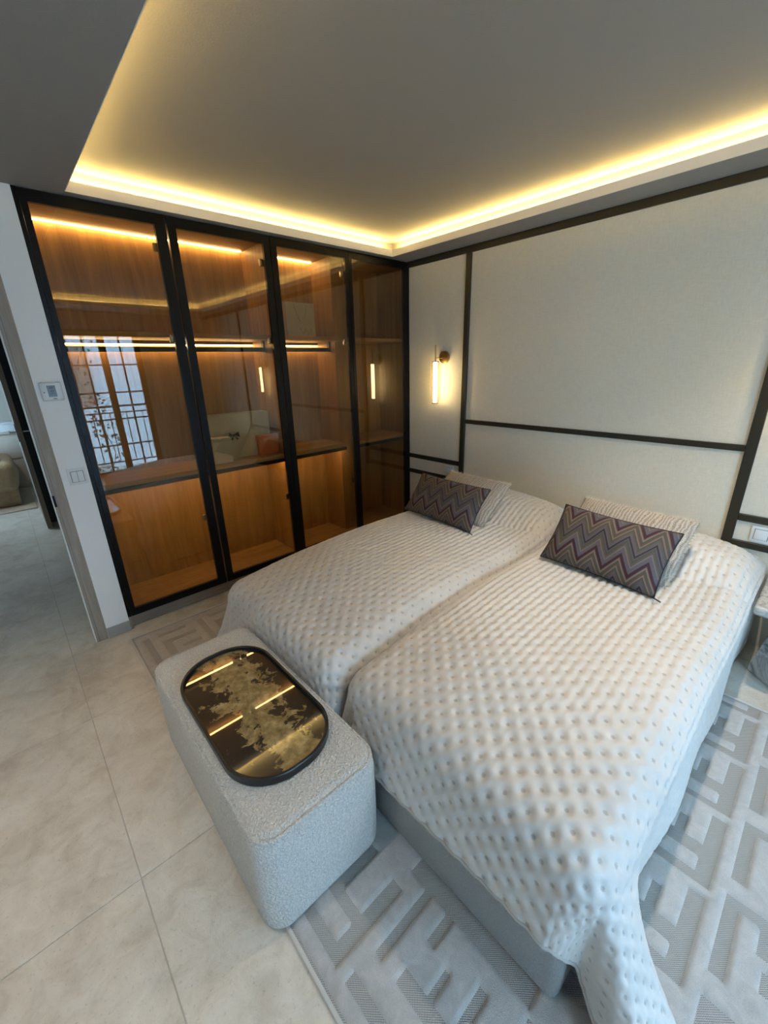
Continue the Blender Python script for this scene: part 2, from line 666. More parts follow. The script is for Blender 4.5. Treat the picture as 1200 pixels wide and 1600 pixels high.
# ceiling with a recessed tray: x TX0..TX1, y TY0..TY1
TX0, TX1, TY0, TY1 = 0.495, 2.680, -1.30, 2.790
GAP = 0.095
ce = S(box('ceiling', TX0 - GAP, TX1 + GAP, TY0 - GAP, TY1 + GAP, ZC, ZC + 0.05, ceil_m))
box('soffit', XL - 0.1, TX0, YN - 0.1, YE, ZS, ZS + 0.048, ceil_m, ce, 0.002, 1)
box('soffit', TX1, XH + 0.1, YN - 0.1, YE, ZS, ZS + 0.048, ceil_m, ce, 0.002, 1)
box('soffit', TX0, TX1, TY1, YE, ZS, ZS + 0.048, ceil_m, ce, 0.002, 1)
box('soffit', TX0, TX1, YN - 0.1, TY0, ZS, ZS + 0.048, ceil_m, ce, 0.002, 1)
z0, z1 = ZS + 0.048, ZC + 0.05
box('cove_upstand', TX0 - GAP - 0.05, TX0 - GAP, TY0 - GAP, TY1 + GAP, z0, z1, ceil_m, ce)
box('cove_upstand', TX1 + GAP, TX1 + GAP + 0.05, TY0 - GAP, TY1 + GAP, z0, z1, ceil_m, ce)
box('cove_upstand', TX0 - GAP, TX1 + GAP, TY1 + GAP, TY1 + GAP + 0.05, z0, z1, ceil_m, ce)
box('cove_upstand', TX0 - GAP, TX1 + GAP, TY0 - GAP - 0.05, TY0 - GAP, z0, z1, ceil_m, ce)
fz0, fz1, ft = ZS + 0.0005, ZS + 0.0485, 0.003  # thin strips laid over the soffit edge to carry the painted daylight
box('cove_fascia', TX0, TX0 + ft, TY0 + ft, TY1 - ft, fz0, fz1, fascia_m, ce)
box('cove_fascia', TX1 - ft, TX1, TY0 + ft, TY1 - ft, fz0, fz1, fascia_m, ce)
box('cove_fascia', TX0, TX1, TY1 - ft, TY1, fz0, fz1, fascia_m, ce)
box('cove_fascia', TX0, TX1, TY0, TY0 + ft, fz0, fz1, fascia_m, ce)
zl = ZS + 0.048
o_, w_ = 0.062, 0.012


def cove_led(x0, x1, y0, y1, where):
    t = empty('cove_light_strip', ((x0 + x1) / 2, (y0 + y1) / 2, zl), 'warm yellow LED strip hidden in the ceiling cove ' + where, 'light strip', 'ceiling cove lights')
    box('profile', x0 - 0.003, x1 + 0.003, y0 - 0.003, y1 + 0.003, zl, zl + 0.004, chrome, t)
    box('diffuser', x0, x1, y0, y1, zl + 0.004, zl + 0.009, led_cove, t)


cove_led(TX0 - o_ - w_, TX0 - o_, TY0, TY1, 'on the doorway side')
cove_led(TX1 + o_, TX1 + o_ + w_, TY0, TY1, 'above the headboard wall')
cove_led(TX0, TX1, TY1 + o_, TY1 + o_ + w_, 'above the wardrobe')
cove_led(TX0, TX1, TY0 - o_ - w_, TY0 - o_, 'on the window side')



def downlight(x, y, ZS, where, gain=1.0, cone=125, blend=0.7):  # made-up spots out of view, added to brighten the floors and beds
    t = empty('added_downlight', (x, y, ZS), 'small ceiling downlight added as unseen fill light ' + where, 'downlight', 'added fill downlights')
    bm = bmesh.new()
    add_lathe(bm, x, y, [(0.032, ZS - 0.0005), (0.045, ZS - 0.0005), (0.046, ZS - 0.003), (0.033, ZS - 0.005), (0.032, ZS - 0.0005)], 28)
    from_bm('trim_ring', bm, white_plastic, None, t)
    bm = bmesh.new()
    add_lathe(bm, x, y, [(0, ZS - 0.001), (0.032, ZS - 0.001), (0.032, ZS - 0.002), (0, ZS - 0.002)], 28)
    from_bm('lens', bm, led_lamp, None, t)
    ld = bpy.data.lights.new('added_fill_beam', 'SPOT')
    ld.energy = LED['down'] * gain
    ld.color = (1.0, 0.89, 0.75)
    ld.spot_size = math.radians(cone)
    ld.spot_blend = blend
    ld.shadow_soft_size = 0.03
    o = bpy.data.objects.new('added_fill_beam', ld)
    place(o, (x, y, ZS - 0.012), t)


downlight(-0.45, 0.95, ZS, 'over the walkway left of the camera', 1.0, 84, 1.0)
downlight(-0.45, 2.05, ZS, 'over the walkway by the doorway', 0.8, 84, 1.0)
downlight(1.85, 0.30, ZC, 'in the ceiling tray over the nearer bed', 2.3, 98, 1.0)
downlight(-0.60, 6.60, ZS, 'in the room beyond the doorway', 0.7)

# headboard wall with framed linen panels
hw = S(box('wall_right', XH + 0.012, XH + 0.14, YN - 0.1, YE, 0, ZC + 0.05, plaster))
PX0, PX1 = XH + 0.001, XH + 0.012


def wpanel(y0, y1, za, zb):
    box('wall_panel', PX0, PX1, y0, y1, za, zb, panel_m, hw)


def rail(y0, y1, za, zb, d=0.016):
    box('metal_trim', XH - d, PX1, y0, y1, za, zb, bronze, hw, 0.0025, 1)


TOPZ0 = ZS - 0.045
rail(YN, YW + 0.005, TOPZ0, ZS)
VB = [(2.175, 2.222), (0.270, 0.318)]
rail(VB[0][0], VB[0][1], 0.56, TOPZ0)
rail(VB[1][0], VB[1][1], 0.56, TOPZ0)
rail(VB[1][1], VB[0][0], 1.108, 1.142)
for ya, yb in ((VB[0][1], YW), (-0.62, VB[1][0])):
    rail(ya, yb, 0.728, 0.766)
    rail(ya, yb, 0.575, 0.612)
rail(-0.665, -0.62, 0.56, TOPZ0)
wpanel(VB[1][1], VB[0][0], 1.142, TOPZ0)
wpanel(VB[1][1], VB[0][0], 0.0, 1.108)
for ya, yb in ((VB[0][1], YW), (-0.62, VB[1][0])):
    wpanel(ya, yb, 0.766, TOPZ0)
    wpanel(ya, yb, 0.612, 0.728)
    wpanel(ya, yb, 0.0, 0.575)
wpanel(YN, -0.665, 0.0, TOPZ0)

# wall of the doorway, left of the wardrobe
DX0, DX1 = -0.78, 0.100
S(box('wall_back', 0.165, 0.294, YW, YW + 0.44, 0, ZS, wall_cool))
S(box('wall_back_left', XL, DX0 - 0.06, YW, YW + 0.14, 0, ZS, wall_cool))
S(box('wall_back_lintel', DX0 - 0.06, 0.165, YW, YW + 0.14, 2.20, ZS, wall_cool))
S(box('wall_left', XL - 0.1, XL, YN - 0.1, 3.9, 0, ZS, wall_cool))
S(box('baseboard_back', 0.168, 0.2955, YW - 0.010, YW, 0, 0.072, stone_base, None, 0.002, 1))
# door lining
tr = S(empty('trim_1', (0.13, YW, 0)))
box('casing', DX1 + 0.004, 0.166, YW - 0.002, YW + 0.06, 0.0, 2.2, taupe, tr, 0.002, 1)
box('edge_strip', DX1 - 0.002, DX1 + 0.004, YW + 0.006, YW + 0.075, 0.0, 2.2, wall_cool, tr, 0.001, 1)
box('groove', DX1 + 0.017, DX1 + 0.0195, YW - 0.0026, YW - 0.0018, 0.0, 2.2, groove_m, tr)
box('strike_plate', DX1 + 0.002, DX1 + 0.013, YW - 0.0035, YW - 0.001, 0.90, 0.965, black_frame, tr)
tr2 = S(empty('trim_2', (DX0, YW, 0)))
box('casing', DX0 - 0.066, DX0, YW - 0.002, YW + 0.15, 0.0, 2.2, taupe, tr2, 0.002, 1)
box('header', DX0, DX1, YW - 0.002, YW + 0.15, 2.15, 2.2, taupe, tr2, 0.002, 1)

# window wall behind the camera
S(box('wall_front_left', XL - 0.1, WIN2_X0, YN - 0.14, YN, 0, ZS, plaster))
S(box('wall_front_pier', WIN2_X1, WIN_X0, YN - 0.14, YN, 0, ZS, plaster))
S(box('wall_front_right', WIN_X1, XH + 0.012, YN - 0.14, YN, 0, ZS, plaster))
S(box('wall_front_lintel', WIN_X0, WIN_X1, YN - 0.14, YN, WIN_Z1, ZS, plaster))
S(box('wall_front_lintel_left', WIN2_X0, WIN2_X1, YN - 0.14, YN, WIN_Z1, ZS, plaster))
def french_window(name, dx):
    w1 = S(empty(name, ((WIN_X0 + WIN_X1) / 2 + dx, YN, 0)))
    fr_bm = bmesh.new()
    ya, yb = YN - 0.08, YN - 0.03
    add_box(fr_bm, WIN_X0 + dx, WIN_X0 + dx + 0.035, ya, yb, 0, WIN_Z1)
    add_box(fr_bm, WIN_X1 + dx - 0.035, WIN_X1 + dx, ya, yb, 0, WIN_Z1)
    add_box(fr_bm, WIN_X0 + dx + 0.035, WIN_X1 + dx - 0.035, ya, yb, WIN_Z1 - 0.035, WIN_Z1)
    from_bm('window_frame', fr_bm, brown_wood, None, w1, smooth=False)
    for (xa, xb) in ((0.905 + dx, 1.372 + dx), (1.378 + dx, 1.845 + dx)):
        bm = bmesh.new()
        g0, g1 = xa + 0.042, xb - 0.042
        add_box(bm, xa, g0, ya, yb, 0.01, WIN_Z1 - 0.037)
        add_box(bm, g1, xb, ya, yb, 0.01, WIN_Z1 - 0.037)
        add_box(bm, g0, g1, ya, yb, 0.01, 0.09)
        add_box(bm, g0, g1, ya, yb, WIN_Z1 - 0.08, WIN_Z1 - 0.037)
        lf = from_bm('casement', bm, brown_wood, None, w1, smooth=False)
        gm = (g0 + g1) / 2
        zt = WIN_Z1 - 0.08
        rows = 5
        hz = (zt - 0.09) / rows
        for r in range(rows):
            for (pa, pb) in ((g0, gm), (gm, g1)):
                box('pane', pa, pb, YN - 0.058, YN - 0.054, 0.09 + r * hz, 0.09 + (r + 1) * hz, clear_glass, lf)
        box('glazing_bar', gm - 0.011, gm + 0.011, ya + 0.008, yb - 0.008, 0.09, zt, brown_wood, lf)
        for r in range(1, rows):
            box('glazing_bar', g0, g1, ya + 0.009, yb - 0.009, 0.09 + r * hz - 0.010, 0.09 + r * hz + 0.010, brown_wood, lf)


french_window('window_1', 0.0)
french_window('window_3', WIN2_X0 - WIN_X0)

# balcony railing, vine and the house across the street
bal = empty('balcony_railing', (1.4, -2.75, 0), 'dark wrought iron balcony railing mirrored in the leftmost glass door', 'railing')
box('handrail', 0.2, 2.7, -2.77, -2.73, 1.03, 1.06, iron_m, bal)
box('rail', 0.2, 2.7, -2.76, -2.74, 0.93, 0.95, iron_m, bal)
box('rail', 0.2, 2.7, -2.76, -2.74, 0.09, 0.11, iron_m, bal)
bm = bmesh.new()
add_cyl(bm, (0, 0, 0.0), (0, 0, 0.84), 0.008, 6)
add_lathe(bm, 0, 0, [(0.0, 0.40), (0.02, 0.42), (0.0, 0.44)], 8)
bal_me = None
for k in range(20):
    x = 0.26 + k * 0.125
    if bal_me is None:
        o = from_bm('baluster', bm, iron_m, (0, 0, 0), bal)
        bal_me = o.data
        o.location = Vector((x, -2.75, 0.10)) - wloc(bal)
    else:
        place(bpy.data.objects.new('baluster', bal_me), (x, -2.75, 0.10), bal)
S(box('balcony_slab', 0.0, 2.9, -3.0, YN - 0.14, -0.16, -0.02, stone_base))
vine = empty('climbing_vine', (1.15, -2.70, 0), 'sparse climbing vine on the balcony mirrored in the leftmost glass door', 'plant')
vp = [(1.20 + 0.10 * math.sin(z * 3.1) + 0.05 * math.sin(z * 7), -2.68, z) for z in np.linspace(-0.02, 2.5, 26)]
tube('stem', vp, 0.007, leaf_m, vine, 6)
bm = bmesh.new()
for k in range(150):
    p = Vector(random.choice(vp)) + Vector((random.uniform(-0.16, 0.16), random.uniform(-0.03, 0.05), random.uniform(-0.05, 0.05)))
    if p.z > 1.25 and random.random() < 0.55:
        continue
    a = Vector((random.uniform(-1, 1), random.uniform(-.4, .4), random.uniform(-1, 1))).normalized() * 0.032
    b = a.cross(Vector((0, 1, 0.2))).normalized() * 0.018
    bm.faces.new([bm.verts.new(p + q) for q in (-a, b, a, -b)])
lv = from_bm('leaves', bm, leaf_m, (1.2, -2.68, 0), vine, smooth=False)
lv['kind'] = 'stuff'
hb = empty('house_across', (0.2, -8.0, -4.0), 'pale rendered house across the street mirrored in the leftmost glass door', 'building')
box('facade', -3.5, 6.0, -8.6, -8.0, -4.0, 3.6, facade_m, hb)
for zz in (-2.4, 0.75):
    for xx in (-1.6, 1.05, 4.2):
        f = box('window', xx, xx + 0.62, -8.0, -7.96, zz, zz + 1.5, win_dark, hb)
        box('shutter', xx - 0.36, xx - 0.02, -8.0, -7.95, zz, zz + 1.5, shutter_m, hb)
        box('shutter', xx + 0.64, xx + 0.98, -8.0, -7.95, zz, zz + 1.5, shutter_m, hb)
        box('sash_bar', xx, xx + 0.62, -7.96, -7.94, zz + 0.72, zz + 0.78, white_plastic, f)

# ------------------------------------------------------------------ second room through the doorway
S(box('wall_hall_left_a', XL - 0.1, XL, 3.9, HW0, 0, ZS, hall_wall))
S(box('wall_hall_left_b', XL - 0.1, XL, HW1, YE, 0, ZS, hall_wall))
S(box('wall_hall_left_c', XL - 0.1, XL, HW0, HW1, 2.2, ZS, hall_wall))
S(box('wall_hall_left_d', XL - 0.1, XL, HW0, HW1, 0, 0.10, hall_wall))
S(box('wall_hall_end', XL - 0.1, XH, YE, YE + 0.1, 0, ZS, hall_wall))
S(box('wall_hall_right', 0.294, 0.42, YW + 0.44, 5.60, 0, ZS, hall_wall))
w2 = S(empty('window_2', (XL, (HW0 + HW1) / 2, 0.1)))
bm = bmesh.new()
hm = (HW0 + HW1) / 2
for a_, b_, c_, d_ in ((HW0, HW0 + .06, .1, 2.2), (HW1 - .06, HW1, .1, 2.2), (HW0 + .06, HW1 - .06, .1, .16), (HW0 + .06, HW1 - .06, 2.14, 2.2), (hm - .03, hm + .03, .16, 2.14)):
    add_box(bm, XL - 0.07, XL - 0.03, a_, b_, c_, d_)
from_bm('window_frame', bm, brown_wood, None, w2, smooth=False)
box('pane', XL - 0.052, XL - 0.048, HW0 + .06, hm - .03, 0.16, 2.14, clear_glass, w2)
box('pane', XL - 0.052, XL - 0.048, hm + .03, HW1 - .06, 0.16, 2.14, clear_glass, w2)
# near-black wall and the open door leaf standing edge-on
S(box('wall_hall_cross', 0.136, 2.0, 5.82, 5.90, 0, ZS, hall_black))
dr = empty('open_door', (0.11, 5.95, 0), 'brown wooden door leaf standing open edge-on in the far room', 'door')
box('leaf', 0.088, 0.130, 5.56, 6.36, 0.01, 2.15, hall_door_m, dr, 0.002, 1)
for sx, xx in ((-1, 0.088), (1, 0.130)):
    h = box('handle_plate', min(xx, xx + sx * 0.006), max(xx, xx + sx * 0.006), 5.60, 5.64, 0.95, 1.13, black_frame, dr, 0.001, 1)
    bm = bmesh.new()
    add_tube(bm, [(xx + sx * 0.006, 5.62, 1.05), (xx + sx * 0.055, 5.62, 1.05), (xx + sx * 0.058, 5.66, 1.05), (xx + sx * 0.058, 5.73, 1.05)], 0.008)
    from_bm('lever', bm, chrome, None, h)
# rug, bed and bedside cabinet there
rf = tag(box('far_rug', -1.5, 0.07, 6.62, 7.98, 0.0, 0.012, rug_far, None, 0.004, 1), 'beige rug under the bed in the room beyond the doorway', 'rug')
fb = empty('far_bed', (-0.6, 7.3, 0.012), 'bed with beige quilt in the room beyond the doorway', 'bed')
box('base', -1.45, -0.06, 6.92, 7.95, 0.012, 0.24, quilt_far, fb, 0.02)
bm = bmesh.new()
add_box(bm, -1.47, -0.02, 6.86, 7.97, 0.20, 0.56, 0.09, 5)
for v in bm.verts:
    if v.co.z < 0.3:
        v.co.x += 0.03 * math.sin(v.co.y * 9)
        v.co.y += 0.02 * math.sin(v.co.x * 11)
from_bm('quilt', bm, quilt_far, None, fb)
bm = bmesh.new()
add_box(bm, -1.40, -0.14, 7.12, 7.9, 0.50, 0.66, 0.075, 5)
from_bm('sheet', bm, sheet_m, None, fb)
nb = empty('bedside_cabinet', (-0.02, 8.28, 0), 'brown bedside cabinet behind the far bed', 'cabinet')
box('body', -0.35, 0.32, 8.02, 8.5, 0.0, 0.80, hall_wall, nb, 0.005)
box('top', -0.37, 0.34, 8.0, 8.52, 0.80, 0.825, hall_wall, nb, 0.003)
box('drawer', -0.33, 0.30, 8.005, 8.02, 0.45, 0.76, hall_wall, nb, 0.003)
wb = empty('white_box', (0.0, 8.2, 0.825), 'small white box on the cabinet behind the far bed', 'box')
box('body', -0.16, 0.16, 8.06, 8.34, 0.825, 0.93, white_plastic, wb, 0.006)
box('lid', -0.165, 0.165, 8.055, 8.345, 0.93, 0.955, white_plastic, wb, 0.004)

# ------------------------------------------------------------------ wardrobe
wd = empty('wardrobe', (1.61, 3.05, 0), 'wall-wide built-in wardrobe with black framed smoked glass doors and lit oak interior', 'wardrobe')
YB, YF = 3.245, 2.885
ZB, ZT = 0.118, 2.395
box('plinth', 0.296, 2.92, YW + 0.035, YW + 0.055, 0.0, 0.092, taupe_x, wd)
box('plinth_end', 0.2955, 0.312, YW + 0.004, YW + 0.035, 0.0, 0.092, taupe, wd)
box('bottom_panel', 0.312, 2.92, YF - 0.02, YB, ZB - 0.022, ZB, oak_x, wd)
box('top_panel', 0.312, 2.92, YF - 0.02, YB, ZT, ZT + 0.02, oak_x, wd)
box('back_panel', 0.30, 1.60, YB, YB + 0.016, 0.10, ZT + 0.02, oak, wd)
box('back_panel', 1.60, 2.20, YB, YB + 0.016, 0.10, ZT + 0.02, oak, wd)
box('back_panel', 2.20, 2.924, YB, YB + 0.016, 0.10, ZT + 0.02, oak, wd)
box('side_panel', 0.297, 0.312, YF - 0.02, YB, 0.095, ZT + 0.02, oak, wd)
box('side_panel', 2.906, 2.924, YF - 0.02, YB, 0.095, ZT + 0.02, oak, wd)
box('divider', 1.585, 1.622, YF, YB, ZB, ZT, oak, wd, 0.001, 1)
box('divider', 2.182, 2.30, YF + 0.09, YB, ZB, ZT, oak, wd, 0.001, 1)
bays = ((0.312, 1.585), (1.622, 2.182), (2.30, 2.906))
US, LS = 1.788, 0.958
for bi, (xa, xb) in enumerate(bays):
    lit = bi < 2
    us = box('shelf', xa, xb, YF + 0.01, YB, US, US + 0.028, oak_x, wd, 0.001, 1)
    ls = box('shelf', xa, xb, YF + 0.01, YB, LS - 0.03, LS, oak_x, wd, 0.001, 1)
    box('shelf_edge', xa, xb, YF + 0.004, YF + 0.024, LS - 0.058, LS - 0.030, black_frame, ls)
    if lit:
        box('led_strip', xa + 0.02, xb - 0.01, YB - 0.028, YB - 0.014, ZT - 0.006, ZT, led_ward, wd)
        box('led_strip', xa + 0.02, xb - 0.01, YB - 0.030, YB - 0.016, US - 0.029, US - 0.022, led_ward, us)
        box('led_channel', xa + 0.02, xb - 0.01, YB - 0.034, YB - 0.012, US - 0.022, US, oak_x, us)
        box('led_strip', xa + 0.02, xb - 0.01, YF + 0.040, YF + 0.052, LS - 0.040, LS - 0.030, led_ward, ls)
        rod = box('hanging_rod', xa, xb, 3.048, 3.064, 1.712, 1.742, black_frame, wd, 0.003, 1)
        for xx in (xa, xb - 0.012):
            box('rod_bracket', xx, xx + 0.012, 3.040, 3.072, 1.712, US, black_frame, rod)

# doors: (outer x0, x1, left stile, right stile)
YD0, YD1 = YW, YW + 0.024
DZ0, DZ1 = 0.092, 2.418
box('frame_jamb', 0.295, 0.314, YW + 0.002, YW + 0.045, 0.0915, ZS - 0.002, black_frame, wd)
box('frame_head', 0.314, 2.9245, YW + 0.030, YW + 0.045, ZT - 0.005, ZS - 0.002, black_frame, wd)
doors = ((0.316, 0.953, 0.028, 0.058), (0.962, 1.598, 0.046, 0.046), (1.603, 2.258, 0.045, 0.030), (2.262, 2.922, 0.028, 0.066))
for di, (xa, xb, sl, sr) in enumerate(doors):
    bm = bmesh.new()
    add_box(bm, xa, xa + sl, YD0, YD1, DZ0, DZ1)
    add_box(bm, xb - sr, xb, YD0, YD1, DZ0, DZ1)
    add_box(bm, xa + sl, xb - sr, YD0, YD1, DZ0, DZ0 + 0.048)
    add_box(bm, xa + sl, xb - sr, YD0, YD1, DZ1 - 0.050, DZ1)
    d = from_bm('door', bm, black_frame, None, wd, smooth=False)
    box('glass_pane', xa + sl, xb - sr, YD0 + 0.002, YD0 + 0.006, DZ0 + 0.048, DZ1 - 0.050, smoked, d)
    if di < 3:
        for zz in (2.26, 1.78, 0.62):
            hx = xb - sr * 0.5 - 0.02
            box('hinge', hx - 0.03, hx, YD1, YD1 + 0.016, zz - 0.022, zz + 0.022, chrome, d, 0.003, 1)


# gift bags and boxes on the shelves
def gift_bag(name, x0, x1, y0, y1, zb, h, mat, label, loop=0.10, hang=True):
    t = empty(name, ((x0 + x1) / 2, (y0 + y1) / 2, zb), label, 'gift bag')
    bm = bmesh.new()
    th = 0.003
    add_box(bm, x0, x1, y0, y0 + th, zb, zb + h)
    add_box(bm, x0, x1, y1 - th, y1, zb, zb + h)
    add_box(bm, x0, x0 + th, y0 + th, y1 - th, zb, zb + h)
    add_box(bm, x1 - th, x1, y0 + th, y1 - th, zb, zb + h)
    add_box(bm, x0 + th, x1 - th, y0 + th, y1 - th, zb, zb + th)
    add_box(bm, x0 - 0.001, x1 + 0.001, y0 - 0.001, y0, zb + h - 0.04, zb + h)
    from_bm('paper_body', bm, mat, None, t, smooth=False)
    cx, w = (x0 + x1) / 2, (x1 - x0)
    a, b = cx - w * 0.22, cx + w * 0.22
    pts = []
    for k in range(17):
        u = k / 16
        x = a + (b - a) * u
        dz = -loop * (1 - (2 * u - 1) ** 2) if hang else loop * (1 - (2 * u - 1) ** 2)
        pts.append((x, y0 - 0.006 - 0.012 * math.sin(math.pi * u), zb + h - 0.018 + dz))
    hd = tube('cord_handle', [(a, y0 + 0.006, zb + h - 0.018)] + pts + [(b, y0 + 0.006, zb + h - 0.018)], 0.0032, rope_m, t, 6)
    for xx in (a, b):
        bm = bmesh.new()
        add_lathe(bm, xx, y0 - 0.006, [(0.0, zb + h - 0.026), (0.007, zb + h - 0.018), (0.0, zb + h - 0.010)], 8)
        from_bm('knot', bm, rope_m, None, hd)
    return t


gb = gift_bag('gift_bag', 1.075, 1.545, 3.04, 3.17, LS, 0.325, paper_w, 'large white paper gift bag with cord handles behind the orange box', 0.17)
bm = bmesh.new()
for sx in (-1, 1):
    for p in (((0, 0), (0.035, 0.022), (0.040, -0.018)), ((0, 0), (0.030, -0.030), (0.016, -0.036))):
        vs = [bm.verts.new((1.245 + sx * q[0], 3.026 - 0.006 * i, 1.135 + q[1])) for i, q in enumerate(p)]
        bm.faces.new(vs)
r = bmesh.ops.extrude_face_region(bm, geom=bm.faces[:])
bmesh.ops.translate(bm, verts=[e for e in r['geom'] if isinstance(e, bmesh.types.BMVert)], vec=(0, -0.004, 0))
add_lathe(bm, 1.245, 3.022, [(0, 1.124), (0.010, 1.135), (0, 1.146)], 8)
from_bm('ribbon_bow', bm, ribbon_m, None, gb, smooth=False)
sb = empty('small_white_box', (1.115, 2.985, LS), 'small white lidded box in front of the large white gift bag', 'box')
box('body', 1.055, 1.182, 2.94, 3.03, LS, LS + 0.158, paper_w, sb, 0.003, 1)
box('lid', 1.053, 1.184, 2.938, 3.032, LS + 0.158, LS + 0.180, paper_w, sb, 0.002, 1)
ob = empty('orange_box', (1.505, 3.0, LS), 'square orange box on the oak shelf beside the gift bag', 'box')
box('body', 1.415, 1.583, 2.985, 3.025, LS, LS + 0.128, paper_o, ob, 0.002, 1)
box('lid', 1.412, 1.585, 2.982, 3.028, LS + 0.116, LS + 0.152, paper_o, ob, 0.002, 1)
ug = gift_bag('gift_bag', 1.815, 2.07, 3.08, 3.18, US + 0.028, 0.255, paper_w, 'white gift bag with drooping cord handle on the upper shelf', 0.12)
sq = [(1.93 + 0.11 * k / 40, 3.0785, US + 0.075 + 0.016 * math.sin(k * 0.9) + 0.012 * math.sin(k * 0.37 + 1)) for k in range(41)]
tube('printed_script', sq, 0.0013, ink_m, ug, 5)

# ------------------------------------------------------------------ wall fittings
th = empty('thermostat', (0.232, YW, 1.51), 'white wall thermostat with grey display above the light switch', 'thermostat')
bm = bmesh.new()
add_box(bm, 0.184, 0.279, YW - 0.020, YW, 1.463, 1.557, 0.009, 3)
from_bm('casing', bm, white_plastic, None, th)
sc_ = box('display', 0.214, 0.250, YW - 0.0215, YW - 0.0195, 1.484, 1.541, screen_m, th)
for zz, wdt in ((1.530, 0.016), (1.514, 0.012), (1.502, 0.008)):
    box('digit_bar', 0.232 - wdt / 2, 0.232 + wdt / 2, YW - 0.0222, YW - 0.0214, zz - 0.004, zz + 0.003, pix_m, sc_)
box('print_mark', 0.230, 0.246, YW - 0.0207, YW - 0.0198, 1.4725, 1.4765, pix_m, th)
cyl('button', (0.199, YW - 0.0225, 1.507), (0.199, YW - 0.019, 1.507), 0.0035, groove_m, th, 12)
cyl('button', (0.266, YW - 0.0225, 1.478), (0.266, YW - 0.019, 1.478), 0.0035, white_plastic, th, 12)


def switch(name, cx, cz, label, cat, axis='y', rockers=2):
    t = empty(name, (cx, YW, cz) if axis == 'y' else (XH, cx, cz), label, cat)

    def bx(n, u0, u1, za, zb, d0, d1, m, p, bev=0.002):
        if axis == 'y':
            return box(n, cx + u0, cx + u1, YW - d1, YW - d0, cz + za, cz + zb, m, p, bev, 2)
        return box(n, XH - d1, XH - d0, cx + u0, cx + u1, cz + za, cz + zb, m, p, bev, 2)
    bx('plate', -0.044, 0.044, -0.046, 0.046, 0, 0.007, white_plastic, t)
    bx('surround', -0.031, 0.031, -0.031, 0.031, 0.0065, 0.0078, groove_m, t, 0.0005)
    w = 0.058 / rockers
    for k in range(rockers):
        bx('rocker', -0.029 + k * w + 0.0008, -0.029 + (k + 1) * w - 0.0008, -0.029, 0.029, 0.007, 0.011, white_plastic, t, 0.0015)
    return t


switch('light_switch', 0.240, 1.050, 'white double light switch beside the wardrobe frame', 'switch')
switch('light_switch', 0.155, 0.667, 'white wall switch between the dark rails beside the nearer bed', 'switch', 'x', 1)
switch('light_switch', 0.060, 0.667, 'white wall switch at the right picture edge between the dark rails', 'switch', 'x', 1)
switch('light_switch', 2.33, 0.667, 'white wall switch between the dark rails behind the far cushions', 'switch', 'x', 1)


def sconce(y, label):
    t = empty('wall_lamp', (XH, y, 1.60), label, 'lamp', 'brass wall lamps')
    bm = bmesh.new()
    add_cyl(bm, (XH + 0.001, y - 0.02, 1.645), (XH - 0.024, y - 0.02, 1.645), 0.050, 40)
    bmesh.ops.bevel(bm, geom=[e for e in bm.edges if abs(e.verts[0].co.x - e.verts[1].co.x) < 1e-5 and e.verts[0].co.x < XH - 0.02], offset=0.004, segments=2, affect='EDGES')
    from_bm('wall_plate', bm, brass, None, t)
    xt = XH - 0.100
    cyl('arm', (XH - 0.02, y - 0.005, 1.640), (xt, y, 1.640), 0.0055, brass, t, 12)
    cyl('rod', (xt, y, 1.615), (xt, y, 1.742), 0.007, brass, t, 14)
    bm = bmesh.new()
    add_lathe(bm, xt, y, [(0, 1.615), (0.028, 1.615), (0.028, 1.607), (0, 1.607)], 28)
    from_bm('cap', bm, brass, None, t, angle=0.5)
    bm = bmesh.new()
    add_lathe(bm, xt, y, [(0, 1.277), (0.026, 1.277), (0.026, 1.266), (0, 1.266)], 28)
    from_bm('cap', bm, brass, None, t, angle=0.5)
    R, zt, zb = 0.047, 1.607, 1.277
    prof = []
    for k in range(9):
        a = math.pi / 2 * k / 8
        prof.append((0.020 + (R - 0.020) * math.sin(a), zt - 0.030 * (1 - math.cos(a))))
    for k in range(9):
        a = math.pi / 2 * k / 8
        prof.append((0.020 + (R - 0.020) * math.cos(a), zb + 0.030 * (1 - math.sin(a))))
    bm = bmesh.new()
    add_lathe(bm, xt, y, prof, 32)
    from_bm('glass_shade', bm, lamp_glass, None, t)
    cyl('light_tube', (xt, y, zb + 0.001), (xt, y, zt - 0.001), 0.0165, led_lamp, t, 24)


sconce(2.437, 'brass wall lamp with lit glass tube beside the wardrobe')
sconce(0.060, 'brass wall lamp with lit glass tube mirrored in the second glass door')

# ------------------------------------------------------------------ rug
RX0, RX1, RY0, RY1 = 0.262, 2.330, -1.15, 2.715
rg = empty('carved_rug', ((RX0 + RX1) / 2, (RY0 + RY1) / 2, 0), 'large cream rug with carved geometric maze pattern under both beds', 'rug')
box('woven_base', RX0, RX1, RY0, RY1, 0.0, 0.0055, weave_m, rg)
bands = []
